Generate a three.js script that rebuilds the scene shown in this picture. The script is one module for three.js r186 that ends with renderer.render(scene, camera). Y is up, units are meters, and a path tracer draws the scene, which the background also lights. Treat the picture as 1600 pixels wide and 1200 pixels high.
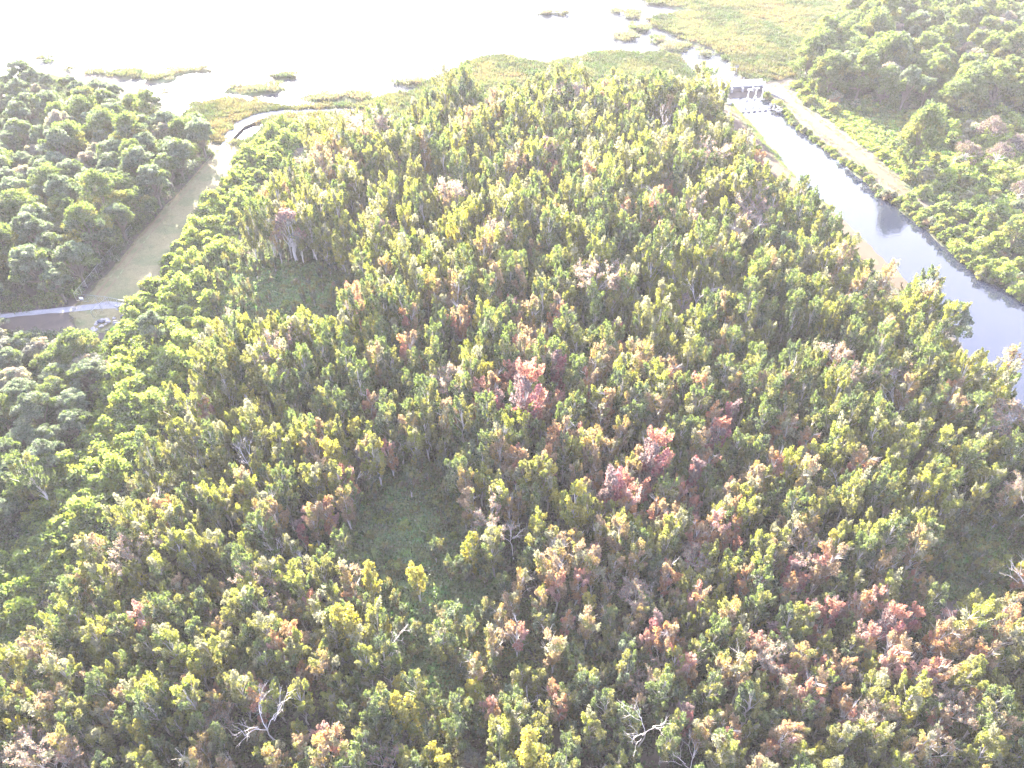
import * as THREE from 'three';
import { mergeGeometries } from 'three/addons/utils/BufferGeometryUtils.js';

// ---------------------------------------------------------------- camera, sky, sun, exposure
const scene = new THREE.Scene();
const CAM_H = 100, PITCH = 41 * Math.PI / 180, FOCAL = 1150;          // metres, radians, pixels of a 1600 x 1200 frame
const camera = new THREE.PerspectiveCamera(2 * Math.atan(600 / FOCAL) * 180 / Math.PI, 4 / 3, 0.5, 9000);
camera.position.set(0, CAM_H, 0);
camera.rotation.x = -PITCH;
const renderer = new THREE.WebGLRenderer({ antialias: true });
renderer.toneMapping = THREE.LinearToneMapping;
renderer.toneMappingExposure = 15.5;
renderer.shadowMap.enabled = true;

const SUN_AZ = -20 * Math.PI / 180, SUN_EL = 18 * Math.PI / 180;
const sunDir = new THREE.Vector3(Math.sin(SUN_AZ) * Math.cos(SUN_EL), Math.sin(SUN_EL), -Math.cos(SUN_AZ) * Math.cos(SUN_EL));
const sun = new THREE.DirectionalLight(new THREE.Color(1, 0.88, 0.68), 5);
sun.position.copy(sunDir).multiplyScalar(900).add(new THREE.Vector3(0, 0, -200));
sun.target.position.set(0, 0, -200);
sun.castShadow = true;
Object.assign(sun.shadow.camera, { left: -350, right: 350, top: 250, bottom: -250, near: 10, far: 2000 });
sun.shadow.mapSize.set(4096, 4096);
scene.add(sun, sun.target);
{ // hazy evening sky: pale round the sun and at the horizon, lavender blue higher up
  const W = 512, H = 256, d = new Float32Array(W * H * 4);
  for (let r = 0; r < H; r++) for (let c = 0; c < W; c++) {
    const up = ((r + 0.5) / H - 0.5) * Math.PI, az = ((c + 0.5) / W - 0.5) * 2 * Math.PI, y = Math.sin(up);
    const cos = Math.cos(az) * Math.cos(up) * sunDir.x + y * sunDir.y + Math.sin(az) * Math.cos(up) * sunDir.z;
    const g = Math.acos(Math.min(1, Math.max(-1, cos))), e = Math.max(0, y), hor = Math.exp(-e * 4.5);
    const glow = 1.5 * Math.exp(-g / 0.16) + 0.5 * Math.exp(-g / 0.7);
    const o = (r * W + c) * 4;
    d[o] = 0.15 + 0.27 * hor + glow * 1.0; d[o + 1] = 0.185 + 0.27 * hor + glow * 0.93; d[o + 2] = 0.34 + 0.25 * hor + glow * 0.86; d[o + 3] = 1;
  }
  const t = new THREE.DataTexture(d, W, H, THREE.RGBAFormat, THREE.FloatType);
  t.mapping = THREE.EquirectangularReflectionMapping; t.minFilter = t.magFilter = THREE.LinearFilter; t.needsUpdate = true;
  scene.background = t; scene.environment = t;
}
scene.fog = new THREE.FogExp2(new THREE.Color(1, 0.98, 0.99), 0.000125);

// ---------------------------------------------------------------- helpers
const cp = Math.cos(PITCH), sp = Math.sin(PITCH);
function at(px, py, h = 0) {                                          // a pixel of the photograph and a height -> [x, z]
  const x = (px - 800) / FOCAL, y = (600 - py) / FOCAL, dy = y * cp - sp, dz = -y * sp - cp, k = (h - CAM_H) / dy;
  return [x * k, dz * k];
}
function toPx(x, y, z) {
  const dy = y - CAM_H, f = -dy * sp - z * cp, u = dy * cp - z * sp;
  return [800 + FOCAL * x / f, 600 - FOCAL * u / f, f];
}
let seed = 12345;
function rnd() { seed = (seed + 0x6d2b79f5) | 0; let t = Math.imul(seed ^ (seed >>> 15), 1 | seed); t = (t + Math.imul(t ^ (t >>> 7), 61 | t)) ^ t; return ((t ^ (t >>> 14)) >>> 0) / 4294967296; }
const rr = (a, b) => a + (b - a) * rnd();
const pick = (a) => a[Math.floor(rnd() * a.length)];
const sm = (a, b, x) => { const t = Math.min(1, Math.max(0, (x - a) / (b - a))); return t * t * (3 - 2 * t); };
function hash(x, y) { let h = Math.imul(x, 374761393) + Math.imul(y, 668265263) | 0; h = Math.imul(h ^ (h >>> 13), 1274126177); return ((h ^ (h >>> 16)) >>> 0) / 4294967296; }
function vnoise(x, y, per = 0) {
  const X = Math.floor(x), Y = Math.floor(y), m = (v) => per ? ((v % per) + per) % per : v, fx = x - X, fy = y - Y, a = fx * fx * (3 - 2 * fx), b = fy * fy * (3 - 2 * fy);
  const h = (i, j) => hash(m(X + i), m(Y + j));
  return (h(0, 0) * (1 - a) + h(1, 0) * a) * (1 - b) + (h(0, 1) * (1 - a) + h(1, 1) * a) * b;
}
const fbm = (x, y, o = 4, per = 0) => { let s = 0, a = 0.5, n = 0; for (let i = 0; i < o; i++) { s += a * vnoise(x, y, per); n += a; x *= 2; y *= 2; per *= 2; a *= 0.5; } return s / n; };
const names = {};
function numbered(n) { const k = names[n] = (names[n] ?? -1) + 1; return k ? `${n}_${String(k).padStart(3, '0')}` : n; }
function tag(o, label, category, group, kind) { if (label) o.userData.label = label; if (category) o.userData.category = category; if (group) o.userData.group = group; if (kind) o.userData.kind = kind; return o; }
function mesh(name, geo, mat, parent = scene) {
  const m = new THREE.Mesh(geo, mat); m.name = parent === scene ? numbered(name) : name; m.castShadow = m.receiveShadow = true; parent.add(m); return m;
}
function thing(name, label, category, x = 0, y = 0, z = 0, turn = 0, group) {
  const g = new THREE.Group(); g.name = numbered(name); g.position.set(x, y, z); g.rotation.y = turn; scene.add(g); return tag(g, label, category, group);
}
const poly = (pts) => pts.map((p) => p.length === 3 ? [p[0], p[1]] : at(p[0], p[1]));   // a third entry: already in metres
function inside(P, x, z) { let c = false; for (let i = 0, j = P.length - 1; i < P.length; j = i++) { const a = P[i], b = P[j]; if ((a[1] > z) !== (b[1] > z) && x < (b[0] - a[0]) * (z - a[1]) / (b[1] - a[1]) + a[0]) c = !c; } return c; }
function edgeDist(P, x, z, open) {
  let m = 1e9;
  for (let i = open ? 1 : 0, j = open ? 0 : P.length - 1; i < P.length; j = i++) {
    const ax = P[j][0], az = P[j][1], bx = P[i][0] - ax, bz = P[i][1] - az, t = Math.min(1, Math.max(0, ((x - ax) * bx + (z - az) * bz) / (bx * bx + bz * bz)));
    m = Math.min(m, (x - ax - bx * t) ** 2 + (z - az - bz * t) ** 2);
  }
  return Math.sqrt(m);
}
const sdf = (P, x, z) => inside(P, x, z) ? -edgeDist(P, x, z) : edgeDist(P, x, z);
function bounds(P) { const b = [1e9, 1e9, -1e9, -1e9]; for (const [x, z] of P) { b[0] = Math.min(b[0], x); b[1] = Math.min(b[1], z); b[2] = Math.max(b[2], x); b[3] = Math.max(b[3], z); } return b; }
function scatter(P, perM2, f) { const b = bounds(P), n = (b[2] - b[0]) * (b[3] - b[1]) * perM2; for (let i = 0; i < n; i++) { const x = rr(b[0], b[2]), z = rr(b[1], b[3]); if (inside(P, x, z)) f(x, z); } }
function poisson(P, r0, f, rad) {                                      // rad: spacing that grows with the place, at most 2 r0
  const got = new Map(), b = bounds(P), n = (b[2] - b[0]) * (b[3] - b[1]) / (r0 * r0) * 12, out = [], r = rad ? 2 * r0 : r0;
  for (let i = 0; i < n; i++) {
    const x = rr(b[0], b[2]), z = rr(b[1], b[3]); if (!inside(P, x, z) || (f && !f(x, z))) continue;
    const X = Math.floor(x / r), Z = Math.floor(z / r), w = rad ? rad(x, z) : r0; let ok = true;
    for (let a = -1; a <= 1 && ok; a++) for (let c = -1; c <= 1 && ok; c++) for (const q of got.get((X + a) * 9973 + Z + c) ?? []) if ((q[0] - x) ** 2 + (q[1] - z) ** 2 < w * w) { ok = false; break; }
    if (!ok) continue;
    const k = X * 9973 + Z; if (!got.has(k)) got.set(k, []); got.get(k).push([x, z]); out.push([x, z]);
  }
  return out;
}
function tileTexture(n, f, srgb = true) {
  const d = new Uint8Array(n * n * 4);
  for (let y = 0; y < n; y++) for (let x = 0; x < n; x++) { const c = f(x / n, y / n), o = (y * n + x) * 4; for (let k = 0; k < 3; k++) d[o + k] = Math.max(0, Math.min(255, 255 * (srgb ? Math.pow(Math.max(0, c[k]), 1 / 2.2) : c[k]))); d[o + 3] = 255; }
  const t = new THREE.DataTexture(d, n, n); t.wrapS = t.wrapT = THREE.RepeatWrapping; t.magFilter = THREE.LinearFilter; t.minFilter = THREE.LinearMipmapLinearFilter; t.generateMipmaps = true;
  if (srgb) t.colorSpace = THREE.SRGBColorSpace; t.needsUpdate = true; return t;
}
const mix3 = (a, b, t) => [a[0] + (b[0] - a[0]) * t, a[1] + (b[1] - a[1]) * t, a[2] + (b[2] - a[2]) * t];

// ---------------------------------------------------------------- materials
const texSoil = tileTexture(512, (u, v) => { const k = 0.45 + 0.9 * fbm(u * 8, v * 8, 6, 8) * (0.6 + 0.8 * vnoise(u * 256, v * 256, 256)); return [k, k, k]; });
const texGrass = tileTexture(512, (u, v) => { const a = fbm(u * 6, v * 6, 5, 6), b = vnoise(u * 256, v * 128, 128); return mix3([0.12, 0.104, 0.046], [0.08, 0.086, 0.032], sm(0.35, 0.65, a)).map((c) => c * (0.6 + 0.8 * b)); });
const texSand = tileTexture(512, (u, v) => { const a = fbm(u * 5, v * 5, 6, 5), b = vnoise(u * 256, v * 256, 256); return mix3(mix3([0.043, 0.024, 0.011], [0.033, 0.018, 0.0085], sm(0.3, 0.6, a)), [0.042, 0.045, 0.016], sm(0.52, 0.7, a)).map((c) => c * (0.75 + 0.5 * b)); });
const texConcrete = tileTexture(256, (u, v) => { const k = 0.36 + 0.3 * fbm(u * 6, v * 6, 6, 6); return [k, k * 0.98, k * 0.94]; });
const texGravel = tileTexture(256, (u, v) => { const k = 0.2 + 0.3 * vnoise(u * 128, v * 128, 128) * (0.5 + fbm(u * 4, v * 4, 4, 4)); return [k, k, k * 1.02]; });
const texRipple = tileTexture(512, (u, v) => { const k = 0.5 * fbm(u * 24 + 2 * vnoise(u * 4, v * 4, 4), v * 24, 3, 24) + 0.5 * fbm(u * 6, v * 6, 3, 6); return [k, k, k]; }, false);
const std = (o) => new THREE.MeshStandardMaterial(o);
const M = {
  soil: std({ map: texSoil, vertexColors: true, roughness: 1 }),
  lawn: std({ map: texGrass, roughness: 1 }),
  sand: std({ map: texSand, roughness: 1 }),
  rut: std({ map: texSand, color: new THREE.Color(2.8, 3, 3.2), roughness: 1 }),
  gravel: std({ map: texGravel, roughness: 1, color: new THREE.Color(0.5, 0.5, 0.52) }),
  concrete: std({ map: texConcrete, roughness: 0.9, color: new THREE.Color(0.42, 0.42, 0.44) }),
  paleConcrete: std({ map: texConcrete, roughness: 0.85, color: new THREE.Color(0.62, 0.62, 0.6) }),
  steel: std({ color: new THREE.Color(0.3, 0.31, 0.33), metalness: 0.7, roughness: 0.5 }),
  wire: std({ color: new THREE.Color(0.42, 0.44, 0.46), metalness: 0.6, roughness: 0.5 }),
  white: std({ color: new THREE.Color(0.8, 0.8, 0.78), roughness: 0.6 }),
  dark: std({ color: new THREE.Color(0.06, 0.062, 0.075), roughness: 0.8 }),
  rust: std({ color: new THREE.Color(0.1, 0.085, 0.08), roughness: 0.9 }),
  rope: std({ color: new THREE.Color(0.2, 0.19, 0.17), roughness: 1 }),
  stone: std({ map: texConcrete, color: new THREE.Color(0.4, 0.38, 0.38), roughness: 1 }),
  bark: std({ color: new THREE.Color(0.42, 0.39, 0.36), roughness: 0.95 }),
  darkBark: std({ color: new THREE.Color(0.13, 0.11, 0.09), roughness: 1 }),
  deadWood: std({ color: new THREE.Color(0.58, 0.54, 0.52), roughness: 0.9 }),
  leaf: new THREE.MeshPhysicalMaterial({ vertexColors: true, roughness: 1, transmission: 0.74, thickness: 0, specularIntensity: 0.5, clearcoat: 0.14, clearcoatRoughness: 0.42, side: THREE.DoubleSide }),
  water: new THREE.MeshPhysicalMaterial({ color: new THREE.Color(0.014, 0.018, 0.03), roughness: 0.04, ior: 1.45, bumpMap: texRipple, bumpScale: 0.02 }),
  lake: new THREE.MeshPhysicalMaterial({ color: new THREE.Color(0.03, 0.035, 0.04), roughness: 0.22, ior: 1.33, bumpMap: texRipple, bumpScale: 0.1 }),
};
texRipple.repeat.set(1 / 9, 1 / 9); texSoil.repeat.set(1 / 14, 1 / 14); texGrass.repeat.set(1 / 16, 1 / 16); texSand.repeat.set(1 / 17, 1 / 17); texGravel.repeat.set(1 / 4, 1 / 4); texConcrete.repeat.set(1 / 5, 1 / 5);

// ---------------------------------------------------------------- the lie of the land, read off the photograph (pixels on the ground)
const CANAL = poly([[1141, 152], [1170, 185], [1200, 217], [1255, 283], [1330, 352], [1400, 422], [1475, 492], [1545, 585], [1620, 690], [1850, 900], [1850, 640], [1680, 520], [1600, 470], [1530, 430], [1450, 362], [1370, 300], [1300, 238], [1240, 193], [1192, 149]]);
const LAKE = poly([[-700, 190], [-300, 160], [0, 140], [60, 105], [110, 112], [240, 126], [235, 140], [258, 180], [285, 190], [300, 160], [350, 150], [420, 160], [480, 165], [560, 160], [640, 140], [715, 106], [745, 88], [800, 86], [850, 98], [940, 80], [1040, 82], [1062, 88], [1082, 108], [1085, 126], [1100, 134], [1140, 136], [1186, 134], [1150, 118], [1138, 100], [1130, 88], [1110, 76], [1070, 62], [1040, 48], [1010, 38], [1000, 28], [1040, 21], [1095, 18], [1050, 11], [1010, 5], [990, -30], [900, -100], [400, -2500, 1], [-2500, -2500, 1]]);
const POND = poly([[352, 222], [372, 200], [412, 186], [416, 198], [388, 216]]);
const islandsPx = [[975, 56, 22, 5], [1054, 72, 22, 7], [1030, 62, 14, 5], [990, 22, 14, 6], [962, 17, 10, 3], [1000, 44, 16, 4], [985, 38, 12, 3], [75, 92, 16, 3], [104, 107, 18, 3], [250, 122, 28, 7], [300, 108, 44, 5], [180, 116, 50, 7], [262, 140, 14, 2.5], [400, 138, 50, 9], [520, 150, 60, 8], [440, 118, 26, 3], [860, 20, 26, 2], [810, 38, 8, 1.5], [640, 128, 30, 5], [1100, 84, 8, 2.5], [1085, 78, 8, 2]];
const islands = islandsPx.map(([px, py, rx, ry]) => { const [x, z] = at(px, py), [x2] = at(px + rx, py), z2 = at(px, py - ry)[1]; return { x, z, rx: x2 - x, rz: z - z2 }; });
const islandAt = (x, z) => { let m = -9; for (const i of islands) { const d = Math.hypot((x - i.x) / i.rx, (z - i.z) / i.rz); m = Math.max(m, 1 - d + 0.7 * (fbm(x / 9 + 7, z / 9, 3) - 0.5)); } return m; };
const FOREST = poly([[-260, 1400], [-120, 1160], [20, 1000], [110, 862], [200, 735], [285, 590], [345, 480], [350, 400], [385, 310], [430, 260], [500, 225], [565, 195], [700, 150], [770, 128], [900, 118], [1040, 112], [1088, 150], [1115, 205], [1170, 270], [1225, 312], [1300, 380], [1370, 440], [1450, 500], [1530, 600], [1600, 690], [1760, 850], [1860, 1000], [1860, 1400]]);
const HOLLOWS = [
  [[318, 470], [325, 432], [400, 412], [500, 425], [560, 450], [520, 485], [420, 490]],
  [[565, 840], [600, 770], [650, 738], [703, 762], [722, 840], [768, 930], [752, 1000], [700, 1062], [645, 1062], [620, 985], [568, 895]],
  [[1455, 858], [1490, 830], [1540, 818], [1570, 845], [1578, 890], [1545, 935], [1495, 908]],
  [[1195, 562], [1228, 548], [1248, 562], [1220, 582]],
];
const SHORE_PX = [[745, 92], [850, 100], [940, 86], [1040, 88], [1072, 100], [1080, 126], [1040, 110], [900, 112], [770, 124], [722, 132]];
const HOLLOWS_PX = HOLLOWS.slice(); for (let i = 0; i < HOLLOWS.length; i++) HOLLOWS[i] = poly(HOLLOWS[i]);
const SCRUB = poly([[690, 1010], [780, 960], [900, 985], [950, 1060], [900, 1140], [760, 1140], [680, 1100]]);
const STRIP = poly([[425, 200], [495, 205], [440, 255], [388, 305], [350, 400], [342, 480], [285, 590], [200, 735], [110, 862], [20, 1000], [-120, 1160], [-120, 1010], [20, 860], [90, 760], [150, 650], [180, 575], [190, 520], [228, 465], [268, 412], [320, 340], [362, 275], [395, 235]]);
const LAWN = poly([[340, 236], [352, 224], [392, 228], [396, 236], [362, 277], [318, 345], [262, 420], [224, 470], [205, 500], [170, 520], [128, 520], [108, 492], [135, 462], [170, 425], [235, 348]]);
const WOOD_L = poly([[-420, 160], [0, 165], [70, 118], [150, 140], [240, 185], [315, 220], [330, 240], [235, 344], [150, 438], [108, 476], [0, 492], [-420, 500]]);
const WOOD_L2 = poly([[-420, 560], [0, 520], [100, 520], [165, 560], [150, 640], [88, 760], [15, 866], [-120, 1010], [-420, 1010]]);
const ROAD = poly([[-500, 496], [0, 491], [60, 485], [120, 478], [170, 471], [196, 474], [198, 480], [150, 484], [80, 490], [0, 497], [-500, 504]]);
const RING = poly([[343, 236], [350, 214], [368, 192], [400, 178], [440, 172], [500, 171], [560, 170], [560, 178], [500, 178], [445, 180], [410, 185], [380, 198], [362, 218], [360, 236]]);
const PATH_L = poly([[1092, 140], [1128, 143], [1140, 168], [1165, 196], [1202, 237], [1252, 287], [1330, 356], [1405, 428], [1480, 500], [1465, 505], [1385, 440], [1300, 366], [1228, 300], [1185, 250], [1148, 205], [1118, 165]]);
const PATH_R = poly([[1196, 138], [1224, 130], [1249, 161], [1289, 193], [1339, 231], [1389, 269], [1422, 303], [1430, 318], [1412, 306], [1366, 274], [1314, 234], [1268, 198], [1226, 160]]);
const BANK_R = poly([[1196, 149], [1214, 160], [1252, 202], [1302, 240], [1354, 277], [1404, 308], [1470, 345], [1560, 395], [1640, 440], [1640, 475], [1600, 468], [1530, 428], [1452, 360], [1372, 298], [1302, 236], [1242, 191]]);
const BANK_L = poly([[1136, 152], [1143, 168], [1168, 196], [1204, 237], [1254, 287], [1332, 356], [1406, 428], [1480, 500], [1478, 494], [1400, 420], [1330, 350], [1256, 281], [1202, 215], [1172, 183], [1141, 152]]);
const THICKET_R = poly([[1230, 132], [1262, 165], [1300, 192], [1350, 228], [1400, 268], [1432, 305], [1520, 350], [1640, 420], [1800, 480], [1800, 170], [1600, 178], [1450, 180], [1320, 160], [1260, 125]]);
const WOOD_R = poly([[1236, 118], [1270, 100], [1300, 85], [1318, 40], [1360, 10], [1420, -20], [1960, -20], [1960, 190], [1600, 185], [1450, 185], [1320, 163], [1268, 140]]);
const GLADE = poly([[1500, 22], [1540, 12], [1620, 14], [1620, 34], [1560, 40]]);
const MARSH_R = poly([[1010, 4], [1050, 10], [1098, 18], [1040, 22], [1003, 29], [1012, 37], [1042, 47], [1072, 61], [1112, 75], [1132, 87], [1140, 100], [1154, 118], [1190, 128], [1232, 122], [1268, 100], [1298, 85], [1316, 40], [1358, 10], [1420, -22], [1420, -70], [960, -70], [992, -28]]);
const SHORE = poly([[560, 162], [640, 142], [716, 108], [746, 90], [800, 88], [850, 100], [940, 82], [1040, 84], [1062, 90], [1080, 110], [1086, 128], [1092, 142], [1040, 122], [900, 128], [770, 138], [700, 160], [565, 205]]);
const MARSH_L = poly([[285, 192], [300, 162], [350, 152], [420, 162], [480, 167], [560, 163], [565, 200], [495, 212], [400, 232], [345, 226]]);

const OPEN_PX = [...HOLLOWS_PX, SHORE_PX, [[-60, -300], [1000, -300], [1000, 60], [745, 88], [715, 125], [660, 150], [580, 168], [500, 178], [420, 170], [345, 162], [300, 178], [255, 172], [200, 135], [60, 103], [-60, 135]], [[428, 198], [492, 210], [400, 292], [352, 385], [335, 470], [275, 585], [190, 735], [100, 862], [10, 1000], [-20, 960], [30, 850], [98, 755], [165, 640], [188, 570], [198, 520], [232, 465], [272, 412], [325, 340], [366, 275], [398, 232]],
  [[340, 240], [392, 230], [362, 277], [318, 345], [262, 420], [224, 470], [205, 500], [160, 515], [112, 490], [138, 462], [172, 425], [237, 348]], [[-20, 488], [60, 480], [120, 474], [190, 474], [150, 490], [60, 496], [-20, 503]],
  [[1108, 146], [1126, 146], [1140, 170], [1165, 198], [1202, 239], [1252, 289], [1330, 358], [1405, 428], [1388, 430], [1345, 390], [1310, 355], [1232, 290], [1190, 246], [1150, 203], [1122, 165]], [[1141, 150], [1170, 183], [1255, 281], [1330, 350], [1400, 420], [1480, 440], [1510, 520], [1600, 575], [1640, 590], [1640, 480], [1530, 425], [1370, 298], [1192, 146]],
  [[1196, 136], [1226, 130], [1250, 162], [1290, 194], [1340, 232], [1390, 270], [1420, 303], [1404, 306], [1352, 273], [1300, 236], [1252, 200], [1212, 158]], [[1290, 178], [1400, 190], [1415, 235], [1380, 262], [1330, 225]], [[1100, 60], [1180, 50], [1230, 70], [1225, 120], [1160, 115]], [[345, 220], [400, 180], [490, 170], [490, 182], [400, 205], [350, 232]]];
const blocks = (x, z, h, w = 1.2) => { for (let k = 0; k <= 4; k++) for (const d of [-w, w]) { const [px, py] = toPx(x + d, h * k / 4, z); for (const P of OPEN_PX) if (inside(P, px, py)) return true; } return false; };   // would stand before ground that lies open
const waterDist = (x, z) => { const n = 3.2 * (fbm(x / 7, z / 7, 3) - 0.5); let d = sdf(CANAL, x, z) + n * 0.8; d = Math.min(d, sdf(POND, x, z) + n * 0.3); const l = sdf(LAKE, x, z); if (l < 30) { let q = l + 3 * n; const i = islandAt(x, z); if (i > -0.6) q = Math.max(q, i * 12); d = Math.min(d, q); } return d; };
const groundH = (x, z) => { const d = waterDist(x, z); return d > 2.5 ? 0 : -0.9 * sm(2.5, 0, d) - 2.2 * sm(0.2, -4, d); };
const WATER_Y = -0.7;
{ // ground: one sheet to the horizon, 2.5 m cells where the camera looks
  const axis = (a, b, s, far) => { const v = []; for (let x = a; x <= b; x += s) v.push(x); let k = s; while (v[0] > -far) { k *= 1.5; v.unshift(v[0] - k); } k = s; while (v[v.length - 1] < far) { k *= 1.5; v.push(v[v.length - 1] + k); } return v; };
  const X = axis(-250, 330, 3, 6000), Z = axis(-700, -10, 3, 6000), pos = [], uv = [], col = [], idx = [];
  const litter = [0.05, 0.038, 0.03], green = [0.06, 0.085, 0.028], marsh = [0.065, 0.068, 0.022], mud = [0.05, 0.045, 0.04];
  for (const z of Z) for (const x of X) {
    pos.push(x, groundH(x, z), z); uv.push(x, z);
    let c = litter; const n = fbm(x / 12, z / 12, 3);
    if (inside(MARSH_R, x, z) || inside(SHORE, x, z) || inside(MARSH_L, x, z) || (inside(LAKE, x, z))) c = mix3(marsh, green, sm(0.4, 0.65, n));
    else if (inside(THICKET_R, x, z) || inside(STRIP, x, z) || inside(BANK_R, x, z) || inside(BANK_L, x, z) || inside(GLADE, x, z)) c = mix3(green, marsh, sm(0.5, 0.8, n) * 0.6);
    else if (HOLLOWS.some((h) => inside(h, x, z))) c = green;
    if (waterDist(x, z) < 0.3) c = mud;
    col.push(...c);
  }
  for (let j = 0; j < Z.length - 1; j++) for (let i = 0; i < X.length - 1; i++) { const a = j * X.length + i, b = a + X.length; idx.push(a, b, a + 1, a + 1, b, b + 1); }
  const g = new THREE.BufferGeometry(); g.setAttribute('position', new THREE.Float32BufferAttribute(pos, 3)); g.setAttribute('uv', new THREE.Float32BufferAttribute(uv, 2)); g.setAttribute('color', new THREE.Float32BufferAttribute(col, 3)); g.setIndex(idx); g.computeVertexNormals();
  tag(mesh('ground', g, M.soil), 'dark earth and leaf litter under the trees and thickets', 'ground', null, 'structure');
}
function sheet(name, P, y, mat, label, category, rough = 0) {
  const pts = []; for (let i = 0; i < P.length; i++) { const a = P[i], b = P[(i + 1) % P.length], n = rough ? Math.max(1, Math.round(Math.hypot(b[0] - a[0], b[1] - a[1]) / 2)) : 1; for (let k = 0; k < n; k++) { const x = a[0] + (b[0] - a[0]) * k / n, z = a[1] + (b[1] - a[1]) * k / n; pts.push(new THREE.Vector2(x + rough * (fbm(x / 3, z / 3, 3) - 0.5) * 2, -(z + rough * (fbm(x / 3 + 50, z / 3, 3) - 0.5) * 2))); } }
  const g = new THREE.ShapeGeometry(new THREE.Shape(pts)); g.rotateX(-Math.PI / 2); g.translate(0, y, 0);
  return tag(mesh(name, g, mat), label, category, null, 'structure');
}
function grow(P, d) { return growBy(P, d); }
function growBy(P, d) { const c = P.reduce((a, b) => [a[0] + b[0] / P.length, a[1] + b[1] / P.length], [0, 0]); return P.map(([x, z]) => { const l = Math.hypot(x - c[0], z - c[1]); return [c[0] + (x - c[0]) * (1 + d / l), c[1] + (z - c[1]) * (1 + d / l)]; }); };
{
  // the canal sheet is a wide band that the banks cut to shape
  const L = poly([[1112, 150], [1200, 245], [1330, 380], [1470, 520], [1600, 720], [1850, 980], [1850, 600], [1600, 440], [1450, 335], [1300, 215], [1205, 150]]);
  sheet('canal_water', L, WATER_Y, M.water, 'still canal between two grassy levees, mirroring the pale sky', 'water');
  sheet('lake_water', poly([[-2500, -2500, 1], [-700, 240], [-300, 200], [0, 190], [262, 200], [330, 195], [560, 190], [740, 130], [900, 112], [1050, 110], [1090, 140], [1190, 136], [1210, 100], [1150, 40], [1200, 0], [1100, -60], [1000, -2500, 1]]), WATER_Y, M.lake, 'wide glaring lake with marshy shallows behind the forest', 'water');
  sheet('pond_water', grow(POND, 4), WATER_Y, M.water, 'small pale pond below the curving gravel road', 'water');
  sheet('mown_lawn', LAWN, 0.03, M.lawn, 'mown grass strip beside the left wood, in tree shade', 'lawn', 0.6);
  sheet('gravel_road', ROAD, 0.045, M.gravel, 'grey gravel road running in from the left edge to the gate', 'road', 0.4);
  sheet('gravel_road', RING, 0.045, M.paleConcrete, 'pale road curving round the small pond by the lake', 'road', 0.4);
  sheet('levee_path', PATH_L, 0.03, M.sand, 'sandy path on the levee along the forest side of the canal', 'path', 0.9);
  sheet('levee_path', PATH_R, 0.03, M.sand, 'wider sandy path on the far levee between canal and thicket', 'path', 0.9);
  const tr = (o, w) => { const a = [[150, 461], [200, 395], [245, 340], [300, 278], [336, 236]].map(([x, y]) => at(x, y)); return [...a.map(([x, z]) => [x + o, z]), ...a.reverse().map(([x, z]) => [x + o + w, z])]; };
  sheet('wheel_track', tr(0, 0.4), 0.05, M.rut, 'left pale wheel rut worn along the mown grass strip', 'track', 0.15);
  sheet('wheel_track', tr(1.9, 0.28), 0.05, M.rut, 'right fainter wheel rut worn along the mown grass strip', 'track', 0.15);
}

// ---------------------------------------------------------------- foliage building
class Leaves {
  constructor() { this.p = []; this.c = []; }
  leaf(x, y, z, dx, dy, dz, s, c, w = 0.62) {            // a diamond-shaped spray of leaves, long axis near (dx, dy, dz)
    let ux = dx + rr(-0.8, 0.8), uy = dy + rr(-0.8, 0.8), uz = dz + rr(-0.8, 0.8), l = Math.hypot(ux, uy, uz) || 1; ux /= l; uy /= l; uz /= l;
    let vx = rr(-1, 1), vy = rr(-1, 1), vz = rr(-1, 1); const d = vx * ux + vy * uy + vz * uz; vx -= d * ux; vy -= d * uy; vz -= d * uz; l = (Math.hypot(vx, vy, vz) || 1) / (s * w * 0.5); vx /= l; vy /= l; vz /= l;
    const h = s * 0.5; ux *= h; uy *= h; uz *= h;
    this.p.push(x - ux, y - uy, z - uz, x + vx, y + vy, z + vz, x + ux, y + uy, z + uz, x - vx, y - vy, z - vz);
    const k = rr(0.72, 1.3), q = [c[0] * k * rr(0.93, 1.07), c[1] * k, c[2] * k * rr(0.85, 1.15)]; for (let i = 0; i < 4; i++) this.c.push(...q);
  }
  build() {
    const g = new THREE.BufferGeometry(), n = this.p.length / 12, idx = new Uint32Array(n * 6);
    for (let i = 0; i < n; i++) idx.set([i * 4, i * 4 + 1, i * 4 + 2, i * 4, i * 4 + 2, i * 4 + 3], i * 6);
    g.setAttribute('position', new THREE.Float32BufferAttribute(this.p, 3)); g.setAttribute('color', new THREE.Float32BufferAttribute(this.c, 3)); g.setIndex(new THREE.BufferAttribute(idx, 1)); return g;
  }
}
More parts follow.
